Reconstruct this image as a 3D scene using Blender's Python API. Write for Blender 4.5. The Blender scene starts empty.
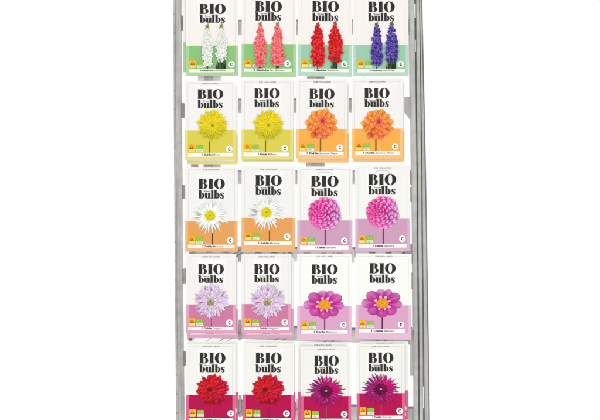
import bpy, math, random
from mathutils import Vector
PI = math.pi
S = 0.0025            # metres per photo pixel on the packet plane
Z0 = 1.0
D = 3.2               # camera distance
scene = bpy.context.scene
C = scene.collection
rnd = random.Random(5)

def lin(c, k=1.0):
    o = []
    for v in c[:3]:
        v = max(0.0, min(1.0, v/255.0))
        o.append(k*(v/12.92 if v <= 0.04045 else ((v+0.055)/1.055)**2.4))
    return (o[0], o[1], o[2], 1.0)
def mix(a, b, t):
    t = max(0, min(1, t)); return tuple(a[i]*(1-t)+b[i]*t for i in range(3))
def jit(c, a, r=rnd):
    d = r.uniform(-a, a); return tuple(v+d+r.uniform(-a, a)*.3 for v in c)
def X(px): return (px-300)*S
def Z(py): return (210-py)*S+Z0

# ------------------------------------------------------------ materials
def new_mat(name):
    m = bpy.data.materials.new(name); m.use_nodes = True
    nt = m.node_tree; b = nt.nodes['Principled BSDF']
    return m, nt, b
def print_mat(name, rough, spec, grain=0.03):
    m, nt, b = new_mat(name)
    a = nt.nodes.new('ShaderNodeAttribute'); a.attribute_name = 'Col'
    tc = nt.nodes.new('ShaderNodeTexCoord')
    n = nt.nodes.new('ShaderNodeTexNoise'); n.inputs['Scale'].default_value = 420; n.inputs['Detail'].default_value = 2
    mr = nt.nodes.new('ShaderNodeMapRange'); mr.inputs['To Min'].default_value = 1-grain; mr.inputs['To Max'].default_value = 1+grain*.6
    mx = nt.nodes.new('ShaderNodeMix'); mx.data_type = 'RGBA'; mx.blend_type = 'MULTIPLY'; mx.inputs[0].default_value = 1
    nt.links.new(tc.outputs['Object'], n.inputs['Vector']); nt.links.new(n.outputs['Fac'], mr.inputs['Value'])
    nt.links.new(a.outputs['Color'], mx.inputs[6]); nt.links.new(mr.outputs['Result'], mx.inputs[7])
    nt.links.new(mx.outputs[2], b.inputs['Base Color'])
    b.inputs['Roughness'].default_value = rough
    b.inputs['Specular IOR Level'].default_value = spec
    # very soft waviness of the printed pouch
    n2 = nt.nodes.new('ShaderNodeTexNoise'); n2.inputs['Scale'].default_value = 14; n2.inputs['Detail'].default_value = 1
    bp = nt.nodes.new('ShaderNodeBump'); bp.inputs['Strength'].default_value = 0.25; bp.inputs['Distance'].default_value = 0.004
    nt.links.new(tc.outputs['Object'], n2.inputs['Vector']); nt.links.new(n2.outputs['Fac'], bp.inputs['Height'])
    nt.links.new(bp.outputs['Normal'], b.inputs['Normal'])
    return m
M_PRINT = print_mat('printed_card', 0.42, 0.12)
def metal(name, c0, c1, metallic=0.25, rough=0.45, streak=True, spec=0.3):
    m, nt, b = new_mat(name)
    tc = nt.nodes.new('ShaderNodeTexCoord')
    mp = nt.nodes.new('ShaderNodeMapping'); mp.inputs['Scale'].default_value = (90, 90, 5 if streak else 60)
    n = nt.nodes.new('ShaderNodeTexNoise'); n.inputs['Scale'].default_value = 1; n.inputs['Detail'].default_value = 5; n.inputs['Roughness'].default_value = .65
    r = nt.nodes.new('ShaderNodeValToRGB')
    r.color_ramp.elements[0].position = .32; r.color_ramp.elements[0].color = lin(c0)
    r.color_ramp.elements[1].position = .68; r.color_ramp.elements[1].color = lin(c1)
    n2 = nt.nodes.new('ShaderNodeTexNoise'); n2.inputs['Scale'].default_value = 45; n2.inputs['Detail'].default_value = 3
    mr = nt.nodes.new('ShaderNodeMapRange'); mr.inputs['From Min'].default_value = .3; mr.inputs['From Max'].default_value = .7
    mr.inputs['To Min'].default_value = .88; mr.inputs['To Max'].default_value = 1.06
    mx = nt.nodes.new('ShaderNodeMix'); mx.data_type = 'RGBA'; mx.blend_type = 'MULTIPLY'; mx.inputs[0].default_value = 1
    L = nt.links.new
    L(tc.outputs['Object'], mp.inputs['Vector']); L(mp.outputs['Vector'], n.inputs['Vector']); L(n.outputs['Fac'], r.inputs['Fac'])
    L(tc.outputs['Object'], n2.inputs['Vector']); L(n2.outputs['Fac'], mr.inputs['Value'])
    L(r.outputs['Color'], mx.inputs[6]); L(mr.outputs['Result'], mx.inputs[7]); L(mx.outputs[2], b.inputs['Base Color'])
    b.inputs['Metallic'].default_value = metallic; b.inputs['Roughness'].default_value = rough
    b.inputs['Specular IOR Level'].default_value = spec
    bp = nt.nodes.new('ShaderNodeBump'); bp.inputs['Strength'].default_value = .15; bp.inputs['Distance'].default_value = .002
    L(n.outputs['Fac'], bp.inputs['Height']); L(bp.outputs['Normal'], b.inputs['Normal'])
    return m
M_STEEL = metal('galvanised_steel', (172, 171, 168), (204, 203, 199))
M_STEEL2 = metal('worn_galvanised_steel', (164, 161, 156), (202, 198, 193))
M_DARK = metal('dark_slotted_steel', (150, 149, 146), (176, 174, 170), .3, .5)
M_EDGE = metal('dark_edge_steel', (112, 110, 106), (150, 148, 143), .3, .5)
M_RAIL = metal('pale_rail_steel', (214, 212, 210), (232, 230, 229), .1, .5, False)
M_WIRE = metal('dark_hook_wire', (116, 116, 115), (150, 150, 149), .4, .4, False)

# ------------------------------------------------------------ mesh builder
class MB:
    """verts in metres, faces, one colour per face corner"""
    def __init__(s): s.v = []; s.f = []; s.c = []
    def face(s, pts, cols):
        i = len(s.v); s.v += pts; s.f.append(tuple(range(i, i+len(pts)))); s.c += cols
    def box(s, a, b, col=(200, 200, 200)):
        x0, y0, z0 = a; x1, y1, z1 = b
        if x0 > x1: x0, x1 = x1, x0
        if z0 > z1: z0, z1 = z1, z0
        i = len(s.v)
        s.v += [(x0,y0,z0),(x1,y0,z0),(x1,y1,z0),(x0,y1,z0),(x0,y0,z1),(x1,y0,z1),(x1,y1,z1),(x0,y1,z1)]
        for q in ((0,1,5,4),(1,2,6,5),(2,3,7,6),(3,0,4,7),(4,5,6,7),(3,2,1,0)):
            s.f.append(tuple(i+k for k in q)); s.c += [col]*4
    def prism(s, poly, y0, y1, col=(200, 200, 200)):
        """poly: (x,z) metres counter-clockwise seen from the front (-y)"""
        n = len(poly); i = len(s.v)
        s.v += [(x, y0, z) for x, z in poly]+[(x, y1, z) for x, z in poly]
        s.f.append(tuple(range(i, i+n))); s.c += [col]*n
        s.f.append(tuple(range(i+2*n-1, i+n-1, -1))); s.c += [col]*n
        for k in range(n):
            j = (k+1) % n
            s.f.append((i+j, i+k, i+n+k, i+n+j)); s.c += [col]*4
    def tube(s, pts, r, n=8, col=(200, 200, 200)):
        rings = []
        for k, p in enumerate(pts):
            p = Vector(p)
            d = (Vector(pts[min(k+1, len(pts)-1)])-Vector(pts[max(k-1, 0)])).normalized()
            u = d.cross(Vector((0, .3, 1))); u.normalize(); w = d.cross(u)
            i = len(s.v)
            for a in range(n):
                t = 2*PI*a/n; s.v.append(tuple(p+u*math.cos(t)*r+w*math.sin(t)*r))
            rings.append(i)
        for a, b in zip(rings, rings[1:]):
            for k in range(n):
                j = (k+1) % n
                s.f.append((a+k, a+j, b+j, b+k)); s.c += [col]*4
        s.f.append(tuple(rings[0]+k for k in range(n-1, -1, -1))); s.c += [col]*n
        s.f.append(tuple(rings[-1]+k for k in range(n))); s.c += [col]*n
    def build(s, name, mat, parent=None, bevel=0, attr=False, smooth=False):
        me = bpy.data.meshes.new(name); me.from_pydata(s.v, [], s.f)
        if attr:
            ca = me.color_attributes.new('Col', 'FLOAT_COLOR', 'CORNER')
            flat = []
            for c in s.c: flat += lin(c)
            ca.data.foreach_set('color', flat)
        me.materials.append(mat); me.update()
        if smooth:
            for p in me.polygons: p.use_smooth = True
        o = bpy.data.objects.new(name, me); C.objects.link(o)
        if parent: o.parent = parent
        if bevel:
            m = o.modifiers.new('bevel', 'BEVEL'); m.width = bevel; m.segments = 3; m.limit_method = 'ANGLE'
        return o

class Ink(MB):
    """flat print on a card: coordinates in photo pixels relative to the card (x right, y down)"""
    STEP = 0.000012
    def __init__(s, cx, by, lift):
        super().__init__(); s.cx = cx; s.by = by; s.z = lift; s.q = None
    def P(s, x, y):
        if s.q: x = s.q[0]+(x-s.q[0])*s.q[2]; y = s.q[1]+(y-s.q[1])*s.q[3]
        return ((x-s.cx)*S, -s.z, (s.by-y)*S)
    def up(s): s.z += s.STEP
    def poly(s, pts, col):
        s.up(); cols = col if isinstance(col, list) else [col]*len(pts)
        a = sum(pts[i][0]*pts[(i+1) % len(pts)][1]-pts[(i+1) % len(pts)][0]*pts[i][1] for i in range(len(pts)))
        if a > 0: pts = pts[::-1]; cols = cols[::-1]
        s.face([s.P(*p) for p in pts], list(cols))
    def rect(s, x0, y0, x1, y1, col): s.poly([(x0, y0), (x1, y0), (x1, y1), (x0, y1)], col)
    def rrect(s, x0, y0, x1, y1, r, col):
        pts = []
        for cx, cy, a0 in ((x1-r, y0+r, -90), (x1-r, y1-r, 0), (x0+r, y1-r, 90), (x0+r, y0+r, 180)):
            for k in range(5):
                a = math.radians(a0+k*22.5); pts.append((cx+r*math.cos(a), cy+r*math.sin(a)))
        s.poly(pts, col)
    def disc(s, cx, cy, rx, ry, col, n=20, a0=0, a1=360):
        pts = [(cx+rx*math.cos(math.radians(a0+(a1-a0)*k/n)), cy+ry*math.sin(math.radians(a0+(a1-a0)*k/n))) for k in range(n+(0 if a1-a0 == 360 else 1))]
        s.poly(pts, col)
    def ring(s, c, o, ci, i, col, a0=0, a1=360, n=24):
        """crescent between outer ellipse (c,o) and inner ellipse (ci,i)"""
        s.up()
        pr = None
        for k in range(n+1):
            a = math.radians(a0+(a1-a0)*k/n)
            A = (c[0]+o[0]*math.cos(a), c[1]+o[1]*math.sin(a)); B = (ci[0]+i[0]*math.cos(a), ci[1]+i[1]*math.sin(a))
            if pr:
                s.face([s.P(*q) for q in (pr[1], B, A, pr[0])], [col]*4)
            pr = (A, B)
    def line(s, x0, y0, x1, y1, w, col):
        dx, dy = x1-x0, y1-y0; L = math.hypot(dx, dy) or 1; nx, ny = -dy/L*w/2, dx/L*w/2
        s.poly([(x0+nx, y0+ny), (x1+nx, y1+ny), (x1-nx, y1-ny), (x0-nx, y0-ny)], col)
    def petal(s, cx, cy, ang, r0, r1, w, cols, peak=.55, sharp=1.0, side=0.0, bend=0.0, n=6, rim=None, edge=None, ew=.5, soft=.45):
        """petal from radius r0 to r1; colours along its length; side = brightness step between its halves"""
        s.up()
        ca, sa = math.cos(ang), math.sin(ang); rows = []
        mac = 9*math.sin(cx*.9+3*ca)*math.cos(cy*.8+2.3*sa)
        for k in range(n+1):
            t = k/n
            if t < peak: h = math.sin(t/peak*PI/2)**.8
            else: h = max(0.0, math.cos((t-peak)/(1-peak)*PI/2))**sharp
            h = max(h, .22 if k == 0 else (.05 if k == n else .1))*w/2
            r = r0+(r1-r0)*t; off = bend*t*t
            seg = t*(len(cols)-1); j = min(int(seg), len(cols)-2); c = mix(cols[j], cols[j+1], seg-j)
            c = tuple(v+mac*(v/255) for v in c)
            cl = tuple(v+side for v in c); cr = tuple(v-side for v in c); el, er = cl, cr
            if edge: el = mix(cl, edge, soft); er = mix(cr, edge, soft+.15)
            if rim: el = mix(cl, rim, .55); er = mix(cr, rim, .55)
            if edge and k == n: c = mix(c, edge, soft*.5)
            q = [(-h, el), (-.62*h, cl), (0, tuple(v+5 for v in c)), (.62*h, cr), (h, er)]
            rows.append([(s.P(cx+r*ca-(b+off)*sa, cy+r*sa+(b+off)*ca), col) for b, col in q])
        for A, B in zip(rows, rows[1:]):
            for k in range(4):
                q = (A[k], A[k+1], B[k+1], B[k])
                s.face([p[0] for p in q], [p[1] for p in q])
    def text(s, body, x0, x1, yb, h, col, bold=0.0):
        """built-in lettering fitted between x0 and x1, baseline yb, capital height h"""
        s.up()
        cu = bpy.data.curves.new('lettering', 'FONT'); cu.body = body; cu.resolution_u = 2; cu.offset = bold
        ob = bpy.data.objects.new('lettering', cu)
        me = ob.to_mesh()
        vs = [v.co.copy() for v in me.vertices]; fs = [tuple(p.vertices) for p in me.polygons]
        if vs:
            ax = min(v.x for v in vs); bx = max(v.x for v in vs)
            kx = (x1-x0)/(bx-ax); ky = h/0.69
            i = len(s.v); s.v += [s.P(x0+(v.x-ax)*kx, yb-v.y*ky) for v in vs]
            for f in fs:
                s.f.append(tuple(i+k for k in f)); s.c += [col]*len(f)
        ob.to_mesh_clear(); bpy.data.objects.remove(ob); bpy.data.curves.remove(cu)

# ------------------------------------------------------------ fat-face lettering, drawn from strokes
def fat(ink, ch, x0, x1, yt, yb, xh, col):
    """one letter in the box x0..x1; yt ascender/cap line, yb baseline, xh x-height line"""
    W = x1-x0; hl = .5
    def stem(a, b, t, bt, serif=(1, 1, 1, 1), e=.55):
        ink.rect(a, t, b, bt, col)
        if serif[0] or serif[1]: ink.rect(a-e*serif[0], t, b+e*serif[1], t+hl, col)
        if serif[2] or serif[3]: ink.rect(a-e*serif[2], bt-hl, b+e*serif[3], bt, col)
    if ch == 'I':
        stem(x0+.5, x1-.5, yt, yb, e=.5)
    elif ch == 'B':
        sw = W*.41; H = yb-yt; m = yt+H*.47
        stem(x0+.4, x0+.4+sw, yt, yb, (1, 0, 1, 0), .4)
        for a, b, w in ((yt, m+hl/2, W*.90), (m-hl/2, yb, W)):
            cy = (a+b)/2; ry = (b-a)/2; xc = x0+sw+.4+W*.08
            rx = x0+w-xc
            ink.rect(x0+sw*.5, a, xc+.05, a+hl, col); ink.rect(x0+sw*.5, b-hl, xc+.05, b, col)
            ink.ring((xc, cy), (rx, ry), (xc, cy), (rx-W*.33, ry-hl), col, -90, 90, 14)
    elif ch == 'O':
        cx = (x0+x1)/2; cy = (yt+yb)/2; ry = (yb-yt)/2+.15
        ink.ring((cx, cy), (W/2, ry), (cx, cy), (W*.165, ry-hl), col, n=32)
    elif ch == 'b':
        sw = W*.41
        stem(x0+.4, x0+.4+sw, yt, yb, (1, 0, 0, 0), .4)
        cy = (xh+yb)/2; ry = (yb-xh)/2+.1; xc = x0+.4+sw
        ink.ring((xc, cy), (x1-xc, ry), (xc, cy), (x1-xc-W*.37, ry-hl*.8), col, -95, 95, 14)
    elif ch == 'l':
        stem(x0+.4, x1-.4, yt, yb, (1, 0, 1, 1), .4)
    elif ch == 'u':
        sw = W*.37
        stem(x0+.4, x0+.4+sw, xh, yb-.9, (1, 0, 0, 0), .4)
        stem(x1-.4-sw, x1-.4, xh, yb, (1, 0, 0, 1), .4)
        xa = x0+.4; xb = x1-.4-sw*.5
        ink.ring(((xa+xb)/2, yb-1.2), ((xb-xa)/2, 1.3), ((xa+xb)/2+sw*.25, yb-1.2), ((xb-xa)/2-sw*.62, .7), col, 0, 180, 12)
    elif ch == 's':
        cx = (x0+x1)/2; m = (xh+yb)/2; q = (yb-xh)/4
        ink.ring((cx, xh+q), (W*.46, q+.15), (cx+.35, xh+q), (W*.17, q-.45), col, 90, 270, 10)
        ink.ring((cx, xh+q), (W*.44, q+.15), (cx+.1, xh+q), (W*.26, q-.22), col, 270, 350, 6)
        ink.ring((cx, yb-q), (W*.48, q+.15), (cx-.35, yb-q), (W*.17, q-.45), col, -90, 90, 10)
        ink.ring((cx, yb-q), (W*.46, q+.15), (cx-.1, yb-q), (W*.28, q-.22), col, 90, 172, 6)
        ink.line(x0+W*.18, m-.75, x1-W*.18, m+.75, 1.7, col)
        ink.rect(x1-W*.16, xh, x1-W*.04, xh+q*1.2, col); ink.rect(x0+W*.03, yb-q*1.2, x0+W*.15, yb, col)

INK = (50, 48, 42)
def title(ink, p):
    x0, x1, y0, y1, y2, y3 = p['bio']; w = x1-x0
    for ch, a, b in (('B', 0, .345), ('I', .378, .56), ('O', .588, 1.0)):
        fat(ink, ch, x0+a*w, x0+b*w, y0, y1, y0, INK)
    w2 = w*.975; xh = y2+(y3-y2)*.33
    for ch, a, b in (('b', 0, .235), ('u', .235, .475), ('l', .475, .595), ('b', .605, .825), ('s', .84, 1.0)):
        fat(ink, ch, x0+a*w2, x0+b*w2, y2, y3, xh, INK)
    ink.text('flower', x0+w*.2, x0+w*.46, y2+(y3-y2)*.22, 1.25, (70, 68, 62), .02)

# ------------------------------------------------------------ printed flowers
def rings(ink, c, eye, R, spec, r, edge=None, ew=.5):
    """spec rows (outer first): inner radius, outer radius, count, width, colours, peak, sharp"""
    n = len(spec)
    for i, (a, b, k, w, cols, pk, sh) in enumerate(spec):
        t = i/(n-1) if n > 1 else 0
        cx = c[0]+(eye[0])*t; cy = c[1]+(eye[1])*t
        ph = r.random()*6.28; order = list(range(k)); r.shuffle(order)
        for j in order:
            an = ph+2*PI*(j+r.uniform(-.22, .22))/k
            cc = cols(an, t) if callable(cols) else cols
            d = r.uniform(-9, 9)
            cc = [tuple(v+d for v in q) for q in cc]
            ink.petal(cx, cy, an, a, b*r.uniform(.86, 1.08), w*r.uniform(.85, 1.15), cc, pk, sh, r.uniform(-9, 9), r.uniform(-.8, .8), edge=(mix(cc[0], edge, .5) if edge else None), ew=ew)

def yellow_dahlia(ink, c, R, r):
    def col(an, t):
        dn = max(0, math.sin(an)); g = mix((240, 222, 22), (190, 184, 26), dn*.85*(1-t)); b = mix((196, 172, 8), (150, 140, 10), dn*(1-t)); g = mix(g, (228, 200, 10), t*.5)
        return [b, mix(b, g, .6), g, mix(g, (255, 250, 150), .35)]
    sp = []
    for i in range(11):
        o = R*(1.03-.088*i); sp.append((max(.4, o-6), o, max(8, 34-2*i), 2.0, col, .45, .9))
    rings(ink, c, (0.3, 0.2), R, sp, r, (186, 164, 10), .4)
    for k in range(14):
        a = k*2.4; q = .35*math.sqrt(k)
        ink.petal(c[0]+q*math.cos(a)+.3, c[1]+q*math.sin(a)+.2, a+1.9, 0, 1.7, .9, [(168, 130, 14), (212, 186, 20)], .5, 1)

def orange_dahlia(ink, c, R, r):
    def col(an, t):
        lo = max(0, math.sin(an))*(1-t)
        tip = mix((250, 166, 62), (230, 112, 80), lo*.9); mid = mix((240, 118, 26), (212, 82, 52), lo*.8)
        tip = mix(tip, (240, 120, 70), t*.6); mid = mix(mid, (226, 84, 60), t*.7)
        base = mix((190, 58, 22), (176, 36, 44), t)
        return [base, base, mid, tip, mix(tip, (255, 214, 150), .4)]
    sp = []
    for i in range(6):
        o = R*(1.04-.15*i); sp.append((max(.3, o-9), o, 13-i, 6.6-.55*i, col, .6, .8))
    rings(ink, c, (1.3, -2.6), R, sp, r, (178, 60, 24), .55)
    e = (c[0]+1.4, c[1]-2.7)
    for k in range(22):
        a = k*2.4; q = .62*math.sqrt(22-k)
        ink.petal(e[0]+q*math.cos(a)*.6, e[1]+q*math.sin(a)*.6, a, 0, 2.2, 1.5, [(190, 40, 50), (222, 72, 84), (240, 130, 90)], .6, .8)

def white_dahlia(ink, c, R, r):
    for k in range(62):
        a = 2*PI*(k*.382)+r.uniform(-.1, .1); up = math.sin(a) < .25
        L = R*r.uniform(.74, 1.1); w = r.uniform(1.3, 2.4); b = r.uniform(-1.6, 1.6)
        rim = (170, 176, 164) if up else (206, 206, 190)
        sh = r.choice([0, 0, 0, -34, -60]) if up else r.choice([0, 0, 0, -26])
        q = (243+sh, 245+sh, 240+sh)
        ink.petal(c[0], c[1], a, 3, L, w, [(214, 216, 176), q, q, (252, 253, 250)], .6, 1.1, r.uniform(-14, 14), b, rim=rim)
    for k in range(30):
        a = 2*PI*(k*.382)+.4
        ink.petal(c[0], c[1], a, 3, r.uniform(8.5, 13), 2.3, [(222, 222, 150), (246, 247, 236), (253, 253, 250)], .6, 1.0, r.uniform(-16, 10))
    ink.disc(c[0], c[1], 4.3, 4.3, (214, 200, 20))
    for k in range(88):
        q = 5.1*math.sqrt((90-k)/90); a = k*2.4
        ink.petal(c[0]+q*math.cos(a)*.9, c[1]+q*math.sin(a)*.9, a, -.6, 1.2, 1.3, [jit((200, 184, 10), 14, r), jit((234, 224, 40), 14, r)], .6, .8, n=3)

def pink_ball(ink, c, R, r):
    eye = (-5.2, -1.2)
    ink.disc(c[0]-.3, c[1], R*.86, R*.86, (140, 20, 96), 32)
    n = 8
    for i in range(n):
        t = i/(n-1); o = R*(1-t)**.9*.97+.9; k = max(5, int(18-13*t)); ph = i*.5*2*PI/k+r.uniform(-.1, .1)
        cx = c[0]+eye[0]*t; cy = c[1]+eye[1]*t; w0 = 5.8-3.0*t; L = 7.2-3.8*t
        for j in range(k):
            a = ph+2*PI*j/k+r.uniform(-.05, .05); rt = max(0, math.cos(a-.25))*(1-t); lf = max(0, -math.cos(a-.1))
            base = mix((206, 14, 110), (116, 40, 110), rt); mid = mix((230, 50, 150), (206, 104, 178), rt*.9)
            tip = mix(mix((252, 160, 214), (234, 92, 172), lf*.8), (222, 190, 226), rt*.8)
            if t > .9: tip = (214, 150, 190)
            d = r.uniform(-10, 10)
            cs = [tuple(v+d for v in q) for q in (base, base, base, mix(base, mid, .7), mix(mid, tip, .3), tip, mix(tip, (255, 236, 248), .3))]
            rr = o*(1.0+r.uniform(-.05, .04)); w = w0*(1+.18*math.cos(a-.7))*r.uniform(.9, 1.1)
            ed = mix((150, 6, 84), (96, 40, 104), max(0, math.cos(a-.25)))
            ink.petal(cx, cy, a, max(0, rr-L), rr, w, cs, .7, .62, r.uniform(-12, 12), edge=ed, soft=.5)

def lilac_dahlia(ink, c, R, r):
    def col(an, t):
        if r.random() < .15: return [(186, 168, 150), (150, 50, 116), (186, 110, 168), (228, 196, 224)]
        l = r.random(); a = mix((232, 196, 228), (206, 190, 220), l); a = mix(a, (250, 246, 248), r.uniform(0, .5)) if r.random() < .5 else mix(a, (170, 120, 170), r.uniform(0, .35))
        return [mix((160, 146, 112), (196, 184, 158), l), mix(a, (190, 160, 190), .4), a, mix((246, 226, 246), (226, 214, 240), l)]
    sp = []
    for i in range(6):
        o = R*(1.05-.135*i); sp.append((max(.5, o-8.5), o, 44-5*i, 2.2-.1*i, col, .72, .5))
    rings(ink, c, (-.6, .6), R, sp, r, (160, 128, 168), .45)
    for k in range(36):
        a = k*2.4; q = 3.6*math.sqrt((36-k)/36)
        g = (226, 220, 196) if math.sin(a) < 0 else (156, 142, 106)
        ink.petal(c[0]-.6+q*math.cos(a)*.8, c[1]+.6+q*math.sin(a)*.8, a, -.5, 2.2, 1.1, [(150, 136, 100), jit(g, 16, r)], .5, 1)

def open_dahlia(ink, c, R, r):
    ps = [(-98, .94, .50, .85), (-66, .98, .46, .6), (-32, 1.08, .60, .35), (4, 1.06, .56, .5), (46, .96, .62, .1), (92, .93, .60, .05), (136, .98, .60, .1), (180, 1.14, .60, .75), (-140, 1.06, .62, .45)]
    for k in (0, 1, 4, 6, 3, 7, 2, 8, 5):
        dg, l, w, pale = ps[k]; a = math.radians(dg); L = R*l*1.02
        cs = [(140, 18, 96), (176, 30, 132), (198, 52, 156), (210, 70, 160), mix((200, 64, 154), (212, 158, 210), pale), mix((170, 60, 150), (216, 186, 222), pale)]
        ink.petal(c[0], c[1], a, 2, L, R*w, cs, .68, .48, r.uniform(-12, 12), r.uniform(-1, 1), n=12, edge=(132, 16, 100), ew=.5, soft=.35)
        for v in (-.22, -.11, .02, .12, .2):
            ink.petal(c[0], c[1], a+v*.9, 6, L*r.uniform(.7, .88), .8, [(168, 20, 118), mix(cs[3], (150, 30, 120), .4), cs[3]], .4, 1)
        ink.petal(c[0], c[1], a+.07, 7, L*.9, 1.6, [cs[3], mix(cs[3], (240, 150, 214), .45), cs[4]], .5, 1)
    for k in range(8):
        a = 2*PI*k/8+r.uniform(-.1, .1)+.5
        ink.petal(c[0], c[1], a, 4, r.uniform(8.2, 9.8), r.uniform(2.2, 3.2), [(206, 60, 150), (246, 170, 214), (255, 224, 240)], .75, .7, 6)
        ink.petal(c[0], c[1], a+.3, 4, 7.6, 1.8, [(160, 20, 90), (200, 50, 120)], .6, 1)
    ink.disc(c[0], c[1], 5.4, 5.2, (238, 150, 14))
    for k in range(110):
        q = 5.5*math.sqrt((110-k)/110); a = k*2.4
        t = q/5.5
        ink.petal(c[0]+q*math.cos(a), c[1]+q*math.sin(a)*.96, a, -.5, .9, 1.0, [jit(mix((222, 170, 10), (236, 124, 8), t), 10, r), jit(mix((244, 196, 24), (255, 180, 30), t), 8, r)], .6, .8, n=3)

def red_dahlia(ink, c, R, r):
    ink.disc(c[0], c[1], R*.8, R*.8, (130, 0, 26), 32)
    def col(an, t):
        rt = max(0, math.cos(an-.1))*(1-t); dn = max(0, math.sin(an))*(1-t)
        tip = mix(mix((236, 24, 36), (222, 18, 78), rt), (178, 6, 38), dn*.8); tip = mix(tip, (255, 60, 60), r.uniform(-.05, .22)) if r.random() < .6 else mix(tip, (150, 0, 30), .3)
        base = mix((126, 0, 20), (96, 0, 28), .3+dn*.3)
        return [base, base, mix(base, tip, .5), tip, mix(tip, (255, 70, 80), .15)]
    sp = []
    for i in range(8):
        o = R*(1.04-.115*i); sp.append((max(.3, o-6.5), o, 24-2*i if i < 7 else 7, 4.0-.24*i, col, .62, .85))
    rings(ink, c, (-2.6, -.8), R, sp, r, (90, 0, 20), .7)
    for k in range(10):
        a = k*2.4; q = .45*math.sqrt(10-k)
        ink.petal(c[0]-2.6+q*math.cos(a), c[1]-.8+q*math.sin(a), a, 0, 1.8, 1.1, [(92, 0, 18), (150, 6, 26)], .6, .8)

def spiky_dahlia(ink, c, R, r):
    def col(an, t):
        lf = max(0, -math.cos(an-.4)); dn = max(0, math.sin(an))
        p = mix(mix((226, 10, 120), (136, 30, 128), lf*.7), (136, 18, 100), dn*.6); p = mix(p, (110, 10, 76), r.uniform(0, .35))
        b = mix(p, (110, 6, 66), .55+.3*t)
        tip = mix(p, (96, 20, 84), .35) if t < .15 else mix(p, (244, 90, 170), .25)
        return [b, mix(b, p, .8), p, p, tip]
    sp = []
    for i in range(7):
        o = R*(1.12, 1.02, .92, .78, .66, .52, .38)[i]; sp.append((max(.3, o-12), o, (22, 24, 24, 22, 18, 14, 10)[i], (1.25, 1.5, 1.9, 2.2, 2.1, 1.8, 1.5)[i], col, .3, .5))
    rings(ink, c, (0, .2), R, sp, r, (84, 10, 70), .4)
    for k in range(30):
        a = 2*PI*k*.382; q = R*r.uniform(.74, .9)
        if math.sin(a) > .5: continue
        ink.petal(c[0]+q*math.cos(a), c[1]+q*math.sin(a), a+r.choice([-1, 1])*r.uniform(.3, .8), -.6, r.uniform(2.2, 3.4), .95, [(214, 20, 130), (150, 30, 130), (96, 40, 104)], .4, .7, n=4)
    for k in range(46):
        a = k*2.4; q = 6.0*math.sqrt((46-k)/46)
        ink.petal(c[0]+q*math.cos(a), c[1]+q*math.sin(a), a, -.8, 1.9, 1.1, [(50, 4, 24), mix((84, 10, 40), (150, 14, 82), q/5.4)], .5, 1)
    for k in range(5):
        ink.petal(c[0]+.2, c[1]-.6, k*1.3, 0, 1.2, .6, [(214, 150, 180), (236, 200, 214)], .5, 1, n=3)
    for k in range(7):
        a = r.uniform(.3, 2.8); q = r.uniform(6, 12)
        ink.petal(c[0]+q*math.cos(a), c[1]+q*math.sin(a), a, 0, 3, .6, [(200, 40, 130), (244, 130, 190)], .5, 1, n=3)

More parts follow.
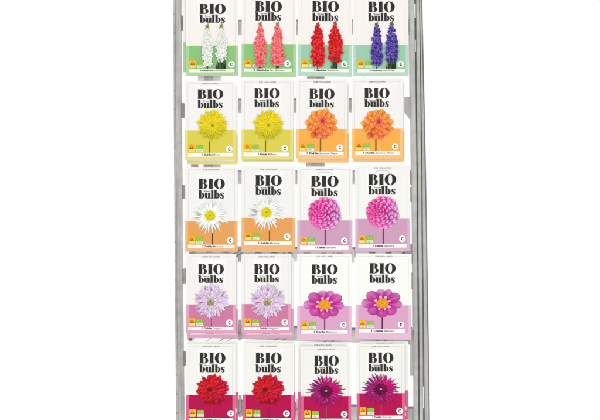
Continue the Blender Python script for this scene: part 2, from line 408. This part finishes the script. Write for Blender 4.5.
GLAD = {
 'white': dict(b=[(206, 212, 200), (238, 241, 236), (252, 252, 250)], throat=(196, 200, 120), bud=(186, 190, 96), top=(70, 76, 40)),
 'salmon': dict(b=[(222, 70, 80), (243, 118, 118), (252, 162, 154)], throat=(214, 48, 62), bud=(170, 124, 84), top=(140, 124, 84)),
 'scarlet_spike': dict(b=[(178, 10, 22), (226, 26, 32), (243, 78, 70)], throat=(160, 6, 18), bud=(186, 80, 80), top=(140, 70, 74)),
 'violet': dict(b=[(52, 34, 118), (88, 70, 172), (152, 138, 214)], throat=(60, 16, 84), bud=(84, 80, 92), top=(104, 106, 88)),
}
def gladiolus(ink, x0, x1, y0, y1, kind, r, leaves):
    g = GLAD[kind]; cx = (x0+x1)/2; W = (x1-x0)/2*(.88 if kind == 'white' else .95)
    # stem and leaf blades under the florets
    for k in range(leaves):
        bx = cx+(k-leaves/2+.5)*1.7
        ink.poly([(bx-.7, y1), (bx+.7, y1), (bx+r.uniform(.4, 1.6), y1-r.uniform(8, 14))], mix((26, 52, 20), (86, 120, 60), r.random()*.7))
    ink.line(cx, y0+1, cx, y1, 1.0, (60, 84, 40))
    # buds at the tip
    for k in range(5):
        a = -PI/2+(-1)**k*(.25+.1*k); yy = y0+3.4+k*1.3
        ink.petal(cx, yy, a, 0, 4.6, 1.7, [g['top'], mix(g['top'], g['bud'], .6), mix(g['bud'], g['b'][1], .3*k/4)], .5, 1, 8)
    n = 12; top = y0+6.5; bot = y1-(10 if leaves > 2 else 6)
    for i in range(n):
        t = i/(n-1); y = top+(bot-top)*t
        w = W*(.42+.46*min(1, t*2.0))*(1 if t < .85 else .84)*r.uniform(.9, 1.06)
        fr = (1.9+1.2*min(1, t*2.0))*(1.22 if kind in ('scarlet_spike', 'salmon') else 1)
        spots = [(-1, .6), (1, .2), (0, 0)] if i % 2 else [(-.6, -.5), (.95, .8), (-.1, 1.1)]
        for sx, sy in spots:
            fx = cx+sx*(w-fr*.72)+r.uniform(-.6, .6); fy = y+sy+r.uniform(-.7, .7)
            ph = r.random()*6; lit = r.uniform(-22, 14)*(.5 if kind == 'white' else 1)
            for j in range(6):
                a = ph+j*PI/3; cs = [tuple(v+lit+r.uniform(-8, 8) for v in q) for q in g['b']]
                ink.petal(fx, fy, a, 0, fr*r.uniform(.8, 1.35), fr*.8, [g['throat'], g['b'][0], cs[1], cs[2]], .66, .6, r.uniform(-18, 18), n=5, edge=g['b'][0], ew=.35)
            ink.disc(fx+r.uniform(-.4, .4), fy+r.uniform(-.2, .6), .6, .5, mix(g['throat'], g['b'][0], r.random()*.5), n=7)
            if r.random() < .6:
                ink.petal(fx, fy, r.random()*6, .3, fr*.9, .6, [g['b'][0], mix(g['b'][2], (255, 255, 255), .25)], .5, 1, n=3)
    if leaves > 2:
        for k in range(leaves):
            bx = cx-1.4+(k-leaves/2+.5)*1.9
            ink.poly([(bx-.9, y1), (bx+.6, y1), (bx+r.uniform(.6, 2.6), y1-r.uniform(8, 15))], mix((26, 46, 20), (96, 128, 70), r.random()*.8))

KINDS = {'yellow': yellow_dahlia, 'orange': orange_dahlia, 'white_cactus': white_dahlia, 'ball': pink_ball, 'lilac': lilac_dahlia, 'open': open_dahlia, 'red': red_dahlia, 'spiky': spiky_dahlia}
STEM = {'yellow': ((92, 96, 24), 1.0), 'orange': ((104, 74, 22), 1.3), 'white_cactus': ((66, 34, 16), 1.0), 'ball': ((112, 62, 70), 1.3), 'lilac': ((150, 70, 96), .7), 'open': ((70, 26, 50), 1.1), 'red': ((132, 14, 54), .9), 'spiky': ((150, 70, 96), 1.0)}

SQ = {'open': (1.06, .88), 'spiky': (1.08, .94), 'red': (1.02, 1.0), 'white_cactus': (1.0, .98)}
# ------------------------------------------------------------ one packet
def packet(p, depth=0.0, dx=0.0, dy=0.0, label='', group=''):
    x0, x1, y0, y1, band = p['x0'], p['x1'], p['y0'], p['y1'], p['band']
    cx = (x0+x1)/2
    k = (D+depth)/D
    root = bpy.data.objects.new('bulb_packet', None); C.objects.link(root)
    root.empty_display_size = .02
    root.location = (X(cx+dx)*k, depth, (Z(y1+dy)-Z0)*k+Z0)
    root['label'] = label; root['category'] = 'bulb packet'; root['group'] = group
    rr = random.Random(int(x0*7+y1*3+depth*9000))
    root.rotation_euler = (math.radians(-rr.uniform(.0, .12)), math.radians(rr.uniform(-.45, .45)), math.radians(rr.uniform(-1.2, 1.2) if depth == 0 else 0))
    T = .0026
    # pouch: body with slightly rounded corners, sealed edges
    card = Ink(cx, y1, 0)
    W = x1-x0; H = y1-y0
    paper, inner, border = p['paper'], p['inner'], p['border']
    pts = []
    for qx, qy, a0 in ((W/2-.6, .6, -90), (W/2-.6, H-.6, 0), (-W/2+.6, H-.6, 90), (-W/2+.6, .6, 180)):
        for j in range(4):
            a = math.radians(a0+30*j); pts.append(((qx+.6*math.cos(a))*S, (H-(qy+.6*math.sin(a)))*S))
    card.prism(pts[::-1], 0, T, mix(paper, (255, 255, 255), .2))
    m = p.get('m', 2.9); paper = mix(paper, (0, 0, 0), .004)
    card.z = .00002
    card.rect(x0+.05, y0+.05, x1-.05, band, paper)
    card.rect(x0+.05, band, x1-.05, y1-.05, border)
    card.rect(x0+m, band+.25, x1-m, p['strip'][3]+.15, inner)
    ln = mix(paper, (150, 146, 140), .30)
    card.rect(x0+m, y0+3.0, x0+m+.3, band, ln); card.rect(x1-m-.3, y0+3.0, x1-m, band, ln)
    if y0 > 0:
        card.rect(x0+m, y0+2.6, cx-10.5, y0+2.9, ln); card.rect(cx+10.5, y0+2.6, x1-m, y0+2.9, ln)
    b = p['bio']
    card.rect(b[0]-1.7, max(y0+5.3, b[2]-4.4), b[1]+1.3, b[5]+1.2, mix(paper, (255, 255, 255), .45))
    # name strip
    sx0, sx1, sy0, sy1 = p['strip']
    card.rect(sx0, sy0, sx1, sy1, mix((255, 252, 244), paper, .3))
    card.build('printed_pouch', M_PRINT, root, attr=True)
    L = .0005
    t = Ink(cx, y1, L); title(t, p)
    t.build('title_lettering', M_PRINT, root, attr=True)
    t = Ink(cx, y1, L)
    t.text('JUB HOLLAND', cx-8.7, cx+8.7, y0+3.4, 1.15, p.get('topcol', (120, 118, 112)), .012)
    t.build('maker_lettering', M_PRINT, root, attr=True)
    t = Ink(cx, y1, L)
    mid = (sx0+sx1)/2+p.get('tshift', 1); tw = p['tw']; n1 = p['n1']; h = (sy1-sy0)*.46; yb = sy1-(sy1-sy0)*.30
    t.text(n1, mid-tw/2, mid-tw/2+tw*p.get('split', .5), yb, h, (44, 40, 38), .035)
    t.text(p['n2'], mid-tw/2+tw*p.get('split', .5)+.9, mid+tw/2, yb, h*.92, (84, 78, 72), .008)
    t.build('name_lettering', M_PRINT, root, attr=True)
    if p.get('hole'):
        t = Ink(cx, y1, L); hx = cx; hy = p['hole']; c = (168, 206, 196)
        t.line(hx-7, hy+3.3, hx-7, hy+1.2, .4, c); t.line(hx-7, hy+1.2, hx-5, hy, .4, c); t.line(hx-5, hy, hx+5, hy, .4, c)
        t.line(hx+5, hy, hx+7, hy+1.2, .4, c); t.line(hx+7, hy+1.2, hx+7, hy+3.3, .4, c)
        t.build('hanging_hole_outline', M_PRINT, root, attr=True)
    # badges
    iy = sy0-8.6; ix = sx0+.4
    t = Ink(cx, y1, L)
    t.rrect(ix, iy, ix+6.5, iy+7.6, .9, (250, 186, 20)); t.rrect(ix+.4, iy+5.0, ix+6.1, iy+7.3, .4, (255, 226, 120))
    t.poly([(ix+3.2, iy+.9), (ix+5.2, iy+3.4), (ix+1.2, iy+3.4)], (176, 96, 14)); t.rect(ix+1.0, iy+3.7, ix+5.5, iy+4.5, (160, 84, 16))
    t.disc(ix+3.2, iy+2.6, .6, .6, (250, 200, 60), 8)
    t.build('orange_badge', M_PRINT, root, attr=True)
    t = Ink(cx, y1, L); gx = ix+7.8
    t.rect(gx, iy+.7, gx+6.8, iy+4.9, (140, 196, 44)); t.rect(gx, iy+4.9, gx+6.8, iy+7.5, (232, 240, 214))
    for j in range(12):      # leaf of stars
        a = 2*PI*j/12; r_ = 1.0+.45*math.cos(2*a)
        t.disc(gx+3.4+2.0*math.cos(a)*(1.0), iy+2.8+1.2*math.sin(a)+.3*math.cos(a), .24, .24, (226, 240, 190), 5)
    t.line(gx+.9, iy+5.8, gx+5.9, iy+5.8, .35, (150, 170, 130)); t.line(gx+.9, iy+6.7, gx+4.4, iy+6.7, .35, (160, 176, 140))
    t.build('leaf_badge', M_PRINT, root, attr=True)
    t = Ink(cx, y1, L); qx, qy = p['circle']
    t.disc(qx, qy, 3.3, 3.3, (253, 252, 248), 28)
    g = p.get('letter', 'C')
    t.text(g, qx-1.25, qx+1.25, qy+1.5, 3.0, (50, 48, 46), .05)
    t.build('letter_badge', M_PRINT, root, attr=True)
    # flower
    r = random.Random(sum(map(ord, p['kind'])))
    fl = p['fl']
    if p['kind'] in GLAD:
        for (a, b_, c_, d_), lv in zip(fl, p['leaves']):
            t = Ink(cx, y1, L+.0001); gladiolus(t, a, b_, c_, d_, p['kind'], r, lv)
            t.build('flower_spike_print', M_PRINT, root, attr=True)
    else:
        c, R = (fl[0], fl[1]), fl[2]
        sc, sw = STEM[p['kind']]
        t = Ink(cx, y1, L)
        t.poly([(p['stem']-sw/2, sy0-.1), (p['stem']+sw/2, sy0-.1), (p['stem']+sw/2+.2, c[1]+R*.6), (p['stem']-sw/2+.2, c[1]+R*.6)], sc)
        t.rect(p['stem']-sw*.45, c[1]+R*.7, p['stem']-sw*.05, sy0-.2, mix(sc, (255, 240, 200), .22))
        t.build('stem_print', M_PRINT, root, attr=True)
        t = Ink(cx, y1, L+.0001); t.q = (c[0], c[1])+SQ.get(p['kind'], (1, 1)); KINDS[p['kind']](t, c, R, r)
        t.build('flower_print', M_PRINT, root, attr=True)
    return root

A1, A2 = (246, 241, 236), (244, 242, 238)
GR = dict(paper=A1, inner=(141, 197, 124), border=(170, 213, 156)); GB = dict(paper=A1, inner=(156, 205, 170), border=(182, 219, 193))
YE = dict(paper=A2, inner=(222, 208, 80), border=(230, 220, 134)); OR = dict(paper=A2, inner=(250, 176, 78), border=(252, 197, 128))
OW = dict(paper=(243, 242, 238), inner=(232, 164, 90), border=(240, 182, 126)); MV = dict(paper=(245, 244, 239), inner=(208, 160, 188), border=(218, 182, 204))
PK = dict(paper=A2, inner=(209, 124, 163), border=(228, 164, 193)); LP = dict(paper=(250, 250, 245), inner=(223, 166, 202), border=(230, 190, 214))
CR = dict(paper=(244, 243, 238), inner=(186, 10, 80), border=(220, 104, 148))
def P(base, x0, x1, y0, y1, band, bio, circle, strip, kind, fl, n1, n2, tw, **k):
    d = dict(base); d.update(x0=x0, x1=x1, y0=y0, y1=y1, band=band, bio=bio, circle=circle, strip=strip, kind=kind, fl=fl, n1=n1, n2=n2, tw=tw); d.update(k); return d
G2 = '3 Gladiolus'; DH = '1 Dahlia'
packs = [
 (P(GR,186.3,238.4,-5.5,75.8,45.5,(199.9,226,3.7,14,14.9,22.7),(231.4,64.4),(189.1,234.6,69,72.3),'white',[(201,213.9,24,68.9),(215.2,227.8,23.5,68.9)],G2,'essential',26,leaves=(1,5)),
  'packet with two white gladiolus spikes above a grass green band'),
 (P(GR,241.4,296,-6.5,77,43.9,(254.9,281.5,1.0,11.7,12.3,20.5),(287.4,63.5),(244.2,291.8,68.4,71.9),'salmon',[(253.3,266.6,22,68.3),(270.1,284.3,22,68.3)],G2,'San Bologna',31,leaves=(2,2),letter='G'),
  'packet with two salmon pink gladiolus spikes above a grass green band'),
 (P(GB,297.6,351.8,-6.5,76.3,44.3,(311.7,338.5,1.0,11.7,12.8,21),(344.3,63.9),(301.2,349,68.5,72.1),'scarlet_spike',[(309.8,325.2,22.3,68.4),(326.4,342.9,21,68.4)],G2,'Tampa',24,leaves=(1,3)),
  'packet with two bright red gladiolus spikes above a pale mint band'),
 (P(GB,353.2,408.7,-6.2,75.8,44.8,(368.4,395,1.5,12.1,12.9,21),(400.8,64.2),(357.2,405,68.9,72.3),'violet',[(369.9,383.6,22.5,68.8),(384.3,399.3,21.6,68.8)],G2,'violetta',25,leaves=(1,5),letter='E'),
  'packet with two violet blue gladiolus spikes above a pale mint band'),
 (P(YE,185.2,236,80.7,160,130.1,(198,223.7,89.3,98.9,99.8,108),(229.3,149),(188,233,152.9,156.7),'yellow',(212.2,125,15.5),DH,'Ellen',18,stem=209.6),
  'yellow dahlia packet hanging at the left end beside the grey post'),
 (P(YE,241.4,293.2,79.3,159.6,129.7,(254.2,279.7,88.4,98.2,99.2,107.1),(284.8,148.3),(243.6,289,152.5,156.5),'yellow',(268,124.8,15.5),DH,'Ellen',18,stem=265.4),
  'yellow dahlia packet hanging between the other yellow packet and an orange one'),
 (P(OR,296.1,347.2,79,158.6,129.1,(309,334.1,88.8,99,99.9,107.2),(339.7,147.4),(299,343.6,151.6,155.2),'orange',(321.1,123.8,16.3),DH,'Summer Flame',31,stem=320.3,split=.38,topcol=(84, 80, 76)),
  'orange dahlia packet hanging directly right of the yellow packets'),
 (P(OR,351.8,403.1,78.8,158.6,128.5,(364.6,389.8,88.1,98.2,98.9,106.8),(395.2,146.5),(355.3,399.8,151.1,154.9),'orange',(377.5,124.3,16.3),DH,'Summer Flame',31,stem=375.8,split=.38,topcol=(84, 80, 76)),
  'orange dahlia packet hanging at the right end beside the ribbed post'),
 (P(OW,185.2,237.7,167,251.7,221.1,(198.5,224.8,178.7,188.9,189.9,198.5),(230.2,240.3),(188,234.6,244.7,248.4),'white_cactus',(210.1,215.8,18),DH,'My Love',21,stem=212.4),
  'white spidery dahlia packet over an orange band, at the left end beside the post'),
 (P(OW,241.4,295.3,166.5,252.2,217.9,(255.2,281.5,175.2,185.7,186.4,195),(287.1,236.5),(244.2,291.8,241,244.9),'white_cactus',(266.3,212.6,18),DH,'My Love',21,stem=269.4),
  'white spidery dahlia packet over an orange band, next to a pink ball dahlia packet'),
 (P(MV,297.2,352.4,166.8,252.7,220.3,(311,338.4,176,186.8,188.1,195.9),(344.3,240.7),(299.9,348.9,245.6,249.7),'ball',(324.3,213.7,16.8),DH,'Sandra',21,stem=325.2,hole=172.3,letter='G'),
  'pink ball dahlia packet with mauve band next to the white dahlia packets'),
 (P(MV,355.3,410.4,165.0,251,218.8,(368.6,396.4,174,185,186.1,194.5),(402.4,238.9),(358.3,406.6,244,247.7),'ball',(382.6,212.4,16.8),DH,'Sandra',21,stem=383.3,hole=170.8),
  'pink ball dahlia packet with mauve band at the right end beside the ribbed post'),
 (P(PK,185.9,235.8,253.9,333.6,304.5,(198,223.7,264.1,274.2,275.3,282.8),(229.3,322.5),(188.2,233.5,326.9,330.2),'lilac',(211.3,301,16.6),DH,'Origami',20,stem=211.2,topcol=(96, 92, 88)),
  'lilac and white fringed dahlia packet at the left end beside the grey post'),
 (P(PK,241.6,291.3,253.9,333.6,304,(254.2,279.7,264,274.1,275.1,282.3),(284.8,322.2),(244,289.2,326.9,330.2),'lilac',(268,301,16.8),DH,'Origami',20,stem=267.6,topcol=(96, 92, 88)),
  'lilac and white fringed dahlia packet next to the magenta open dahlia packets'),
 (P(LP,297.2,351.6,253.6,340.5,306.1,(311.7,337.8,264.4,274.2,275.3,283.5),(343.4,325),(301,347.8,330,333.7),'open',(324.4,304.6,17.2),DH,'Bahama',23,stem=324.6),
  'magenta open dahlia with orange centre, packet next to the lilac dahlia packets'),
 (P(LP,355.3,411,253.6,339.5,305.2,(369,395.2,263.2,273.5,274.6,282.8),(400.8,324.6),(358.8,405,329.2,332.7),'open',(382.1,303.3,17.2),DH,'Bahama',23,stem=382.0,letter='E'),
  'magenta open dahlia with orange centre, packet at the right end by the ribbed post'),
 (P(CR,185.9,235.3,343.6,425,395,(199.2,225.3,352.8,363.5,364.5,372.2),(230.7,413.5),(188.9,232.6,418.1,421.6),'red',(212,390.4,15.6),DH,'Nuit',19,stem=212.8),
  'scarlet dahlia packet with crimson band at the left end beside the grey post'),
 (P(CR,242.3,293.7,343.3,425,394.8,(255.2,281.3,352.8,363.3,364.5,372.2),(286.4,413.5),(245.2,291,418.1,421.6),'red',(267.5,390.4,15.6),DH,'Nuit',19,stem=268.4),
  'scarlet dahlia packet with crimson band next to a spiky magenta dahlia packet'),
 (P(CR,300.7,351.3,346.4,425.5,396,(314.5,339,355.4,365.9,366.3,373.8),(344.3,414.4),(303.8,348.4,418.8,422.2),'spiky',(326.1,391.4,16.2),DH,'Nuit',19,stem=326.4),
  'spiky magenta dahlia packet with crimson band next to the scarlet dahlia packets'),
 (P(CR,356.7,405,343.8,422.4,393.2,(368.8,393.8,352.6,363,364,371.5),(399.6,411.1),(359.4,402.4,415.8,419.1),'spiky',(380.9,389.6,16.2),DH,'Nuit',19,stem=381.4),
  'spiky magenta dahlia packet with crimson band at the right end by the ribbed post'),
]
for i, (p, lab) in enumerate(packs):
    p['tilt'] = 0
    packet(p, 0, label=lab, group='front flower bulb packets hanging in rows')
# second packets of the same kind hanging on the same hook behind, a little askew
backs = {0: (-3.1, -3.6, 'rear white gladiolus packet peeking out on the left behind the front one'),
         4: (1.9, 4.3, 'rear yellow dahlia packet showing below and right of the leftmost yellow packet'),
         5: (.6, 2.4, 'rear yellow dahlia packet showing just below the yellow packet beside the orange ones'),
         6: (1.7, 4.1, 'rear orange dahlia packet showing below the orange packet beside the yellow ones'),
         7: (1.4, 3.4, 'rear orange dahlia packet showing below the rightmost orange packet'),
         12: (2.2, 4.6, 'rear lilac dahlia packet showing below the leftmost lilac packet'),
         13: (2.4, 4.6, 'rear lilac dahlia packet showing below the lilac packet beside the magenta ones'),
         16: (3.0, -2.8, 'rear scarlet dahlia packet showing above and right of the leftmost scarlet packet'),
         17: (1.6, -2.7, 'rear scarlet dahlia packet showing above the scarlet packet beside the spiky ones'),
         18: (-3.0, -4.2, 'rear spiky magenta dahlia packet showing above and left of the one beside the scarlet packets'),
         19: (3.6, -2.8, 'rear spiky magenta dahlia packet showing above and right of the rightmost spiky packet')}
for i, (dx, dy, lab) in backs.items():
    packet(packs[i][0], .0044, dx, dy, lab, 'rear flower bulb packets on the same hooks')

# ------------------------------------------------------------ the rack
rack = bpy.data.objects.new('display_rack', None); C.objects.link(rack)
rack.location = (0, 0, 0)
rack['label'] = 'grey galvanised steel display rack with slotted posts holding all the packets'
rack['category'] = 'display rack'
def interp(tab, y):
    if y <= tab[0][0]: (a, b) = tab[0], tab[1]
    elif y >= tab[-1][0]: (a, b) = tab[-2], tab[-1]
    else:
        for a, b in zip(tab, tab[1:]):
            if a[0] <= y <= b[0]: break
    return a[1]+(b[1]-a[1])*(y-a[0])/(b[0]-a[0])
YT, YB = -70, 500
def bar(name, left, right, yf, yb, mat, y0=YT, y1=YB, parent=rack, bevel=.0006, step=60):
    mb = MB(); ys = [y0]; 
    while ys[-1]+step < y1: ys.append(ys[-1]+step)
    ys.append(y1)
    L = [(X(interp(left, y)), Z(y)) for y in ys]; R = [(X(interp(right, y)), Z(y)) for y in ys]
    mb.prism(L+R[::-1], yf, yb)
    return mb.build(name, mat, parent, bevel)
def off(t, d): return [(y, x+d) for y, x in t]
# left post: folded channel with a narrow dark flange and the face
LL = [(0, 173.4), (100, 173.6), (190, 174.2), (280, 174.7), (340, 175.3), (420, 176.1)]
LR = [(0, 181.0), (100, 181.0), (190, 181.8), (280, 182.1), (340, 183.0), (420, 184.0)]
post = bar('post', off(LL, 1.7), LR, .004, .0065, M_STEEL)
bar('post_flange', LL, off(LL, 1.75), .0005, .030, M_STEEL2, parent=post)
bar('post_fold', off(LR, -2.6), off(LR, -.1), .0025, .0045, M_STEEL2, parent=post)
bar('post_fold', off(LR, -.5), LR, .0066, .026, M_STEEL, parent=post)
mb = MB()
for k in range(30):
    y = -62+19*k+0.0; x = interp(LL, y)+.9
    pts = [(X(x+.42*math.cos(a*PI/5)), Z(y+.7*math.sin(a*PI/5))) for a in range(10)]
    mb.prism(pts[::-1], -.0002+.0006, .0012)
mb.build('post_holes', M_EDGE, post)
# right post: three ribs with dark grooves between
I0 = [(0, 408.8), (100, 410.2), (150, 411.2), (230, 412.6), (300, 413.2), (350, 413.8), (420, 414.2)]
I1 = [(0, 414.6), (100, 416), (150, 416.8), (230, 417.2), (300, 417.8), (350, 418.2), (420, 418.6)]
J0 = [(0, 416.4), (100, 416.8), (150, 417.8), (230, 418.3), (300, 419.2), (350, 419.6), (420, 420)]
J1 = [(0, 419.4), (100, 420.8), (150, 421.4), (230, 421.8), (300, 422.4), (350, 423), (420, 423.4)]
K0 = [(0, 420.0), (100, 421.4), (150, 422.2), (230, 423.0), (300, 423.8), (350, 424.2), (420, 424.8)]
K1 = [(0, 422.4), (100, 424.6), (150, 425.7), (230, 427.1), (300, 428.2), (350, 429), (420, 430)]
rp = bar('post', I0, I1, .004, .028, M_STEEL, bevel=.0022)
bar('post_rib', J0, J1, .002, .028, M_STEEL, parent=rp, bevel=.0022)
bar('post_rib', K0, off(K1, -.9), .001, .028, M_STEEL, parent=rp, bevel=.0022)
bar('post_flange', off(K1, -.88), K1, .0, .040, M_EDGE, parent=rp)
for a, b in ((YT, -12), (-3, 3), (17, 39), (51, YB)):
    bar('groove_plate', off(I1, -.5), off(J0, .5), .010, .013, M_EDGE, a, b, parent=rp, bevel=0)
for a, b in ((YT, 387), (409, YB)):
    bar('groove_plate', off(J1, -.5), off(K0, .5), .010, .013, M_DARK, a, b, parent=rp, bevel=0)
# cross rails (left height, right height), the top slot's shade put in as a dark lip
YR0, YR1 = .018, .026
rails = [(19.8, 19.0, 15.4, 0), (98.6, 98.0, 14.6, 0), (170.2, 170.4, 13.8, 0), (246.0, 247.5, 10.5, 1), (322.6, 329.4, 15.0, 1), (397.6, 406.8, 17, 1)]
rail_objs = []
kp = (D+YR0)/D
def RX(px): return X(px)*kp
def RZ(py): return (Z(py)-Z0)*kp+Z0
for ya, yb, h, shade_strip in rails:
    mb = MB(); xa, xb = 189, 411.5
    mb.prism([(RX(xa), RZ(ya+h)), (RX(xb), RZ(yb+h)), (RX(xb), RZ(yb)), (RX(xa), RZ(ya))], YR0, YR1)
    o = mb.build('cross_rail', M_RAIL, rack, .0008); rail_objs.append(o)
    e = 1.9 if shade_strip else .9
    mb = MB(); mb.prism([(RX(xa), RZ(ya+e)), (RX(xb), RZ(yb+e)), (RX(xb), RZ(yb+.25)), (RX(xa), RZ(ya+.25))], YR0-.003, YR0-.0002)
    mb.build('rail_shade_strip', M_WIRE if shade_strip else M_DARK, o)
    mb = MB()      # punched slots hidden mostly behind the packets
    for k in range(14):
        px = 193+16.3*k; y = ya+(yb-ya)*(px-xa)/(xb-xa)+h*.55
        if min(abs(px-g) for g in (239.8, 296.5, 353)) < 4: continue
        mb.box((RX(px-3), YR0-.0006, RZ(y+.8)), (RX(px+3), YR0-.0001, RZ(y-.8)))
    mb.build('rail_slots', M_EDGE, o)
# end brackets bolted to the posts
def bracket(poly, mat=M_STEEL2, y0=.012, y1=.0165):
    mb = MB(); mb.prism([(X(x), Z(y)) for x, y in poly], y0, y1); o = mb.build('end_bracket', mat, rack, .0008)
    cx = sum(q[0] for q in poly)/len(poly); cy = sum(q[1] for q in poly)/len(poly)
    return o
bracket([(179, 29.5), (183, 30.5), (191, 32), (191, 14), (183, 15), (179, 14)])
bracket([(176, 117), (184, 117.4), (184.8, 117.2), (192, 114), (192, 99), (185, 103.2), (180, 101.6), (176, 101.6)])
bracket([(177, 206), (180.6, 203), (181.8, 198.7), (192, 198.6), (192, 171), (188, 171), (188, 185), (177, 185)])
bracket([(178, 288), (182, 286), (182.4, 284), (192, 283), (192, 250), (188.5, 250), (188, 268), (184.5, 268.4), (178, 270.5)])
bracket([(179, 371), (182, 370.5), (184, 366.5), (192, 365), (192, 330), (188.5, 330), (187.6, 351.4), (179, 353)])
bracket([(411.8, 121), (407.5, 115.5), (404.6, 111), (404.6, 96.2), (412.5, 96.2), (412.5, 121)][::1], M_STEEL)
bracket([(409, 184.3), (413, 184.3), (413, 170.2), (409, 170.2)], M_STEEL)
bracket([(410.2, 201.6), (414, 201.6), (414, 187), (410.2, 187)], M_STEEL)
bracket([(410.6, 289.5), (415, 289.5), (415, 273), (410.6, 273)], M_STEEL)
bracket([(406, 264), (415, 264), (415, 244), (406, 244)], M_STEEL)
bracket([(410.6, 376.5), (415.5, 376.5), (415.5, 330), (410.6, 330)], M_STEEL)
bracket([(407, 345.2), (411, 345.2), (411, 340), (407, 340)], M_STEEL, .0115, .0120)
bracket([(406.8, 440), (415.5, 440), (415.5, 408.8), (406.8, 408.8)], M_STEEL)
for px, py in ((411.9, 274.2), (411.9, 328.4)):
    mb = MB(); mb.tube([(X(px), .006, Z(py)), (X(px), .012, Z(py))], .0022, 10); mb.build('bolt', M_WIRE, rack)
mb = MB(); mb.box((X(406.8), .009, Z(409.2)), (X(413.6), .0118, Z(407))); mb.build('bracket_lip', M_WIRE, rack)
# hooks: a back plate clipped over the rail and twin wires reaching forward under the packets
def hook(px0, px1, y0, y1, wires, parent, mat=M_STEEL2, wy=None):
    mb = MB(); mb.box((X(px0), .0120, Z(y1)), (X(px1), .0135, Z(y0)))
    o = mb.build('hook_plate', mat, parent, .0004)
    for wx, wyc in wires:
        mb = MB()
        # rises to the right and comes forward, ends tucked behind the packets
        mb.tube([(X(wx-5.5), .0118, Z(wyc+3.4)), (X(wx), .0106, Z(wyc)), (X(wx+5.5), .0094, Z(wyc-3.4))], .0009, 8)
        mb.build('hook_wire', M_WIRE, o)
# plates that show in the gaps between rows
hook(197.6, 203.5, 55, 80.6, [], rail_objs[1], M_RAIL); hook(203.5, 212.5, 55, 80.7, [], rail_objs[1], M_STEEL2); hook(212.6, 221.2, 55, 80.6, [], rail_objs[1], M_RAIL)
hook(307, 324.6, 55, 79.0, [], rail_objs[1], M_STEEL2)
hook(190.6, 198, 150, 168.6, [], rail_objs[2]); hook(203.2, 212.5, 150, 168.6, [], rail_objs[2], M_STEEL2); hook(212.6, 220.5, 150, 168.6, [], rail_objs[2], M_RAIL)
hook(306.3, 324.8, 150, 166.4, [], rail_objs[2], M_STEEL2)
hook(237.2, 241.2, 246.5, 262, [(236.6, 252.1), (240.6, 253.8)], rail_objs[3])
hook(292.4, 297, 249, 261.8, [(284.6, 253)], rail_objs[3], M_RAIL)
hook(352.2, 354.9, 249, 263, [(333.2, 253.7), (340, 253.7)], rail_objs[3], M_RAIL)
hook(205, 231, 300, 337.6, [(209, 339.6), (222.6, 339.5), (230.6, 339.5)], rail_objs[4])
hook(262, 290, 300, 337.2, [(276.8, 339.7), (284.2, 339.7)], rail_objs[4])
hook(320, 340, 300, 339, [(327.3, 340.6), (334.8, 340.6)], rail_objs[4])
hook(372, 392, 300, 339, [(379.6, 340), (387.4, 340)], rail_objs[4])
hook(187, 194, 325, 340.2, [], rail_objs[4], M_RAIL)
hook(238.6, 241.4, 396, 418, [(240.6, 412.5)], rail_objs[5])
hook(296, 299.8, 400, 424, [(297, 410)], rail_objs[5], M_RAIL)
hook(238.2, 241.2, 320, 341, [(239.8, 333.0)], rail_objs[4])

# ------------------------------------------------------------ light, white studio backdrop and camera
w = bpy.data.worlds.new('World'); scene.world = w; w.use_nodes = True
bg = w.node_tree.nodes['Background']; bg.inputs['Color'].default_value = (1, 1, 1, 1); bg.inputs['Strength'].default_value = 1.02
def area(name, loc, target, size, power, col=(1, 1, 1)):
    l = bpy.data.lights.new(name, 'AREA'); l.shape = 'DISK'; l.size = size; l.energy = power; l.color = col
    o = bpy.data.objects.new(name, l); C.objects.link(o); o.location = loc
    o.rotation_euler = (Vector(target)-Vector(loc)).to_track_quat('-Z', 'Y').to_euler()
area('added_fill', (-1.6, -3.0, 2.8), (0, 0, 1), 1.2, 5)  # added soft lamp, lifts the fronts and gives the steel gentle shading
cam = bpy.data.cameras.new('camera'); co = bpy.data.objects.new('camera', cam); C.objects.link(co)
co.location = (0, -D, Z0); co.rotation_euler = (PI/2, 0, 0)
cam.sensor_width = 36; cam.lens = 36*D/(600*S); cam.clip_end = 50; cam.clip_start = .05
scene.camera = co
scene.render.engine = 'CYCLES'
vs = scene.view_settings; vs.view_transform = 'Standard'; vs.look = 'None'; vs.exposure = 0; vs.gamma = 1
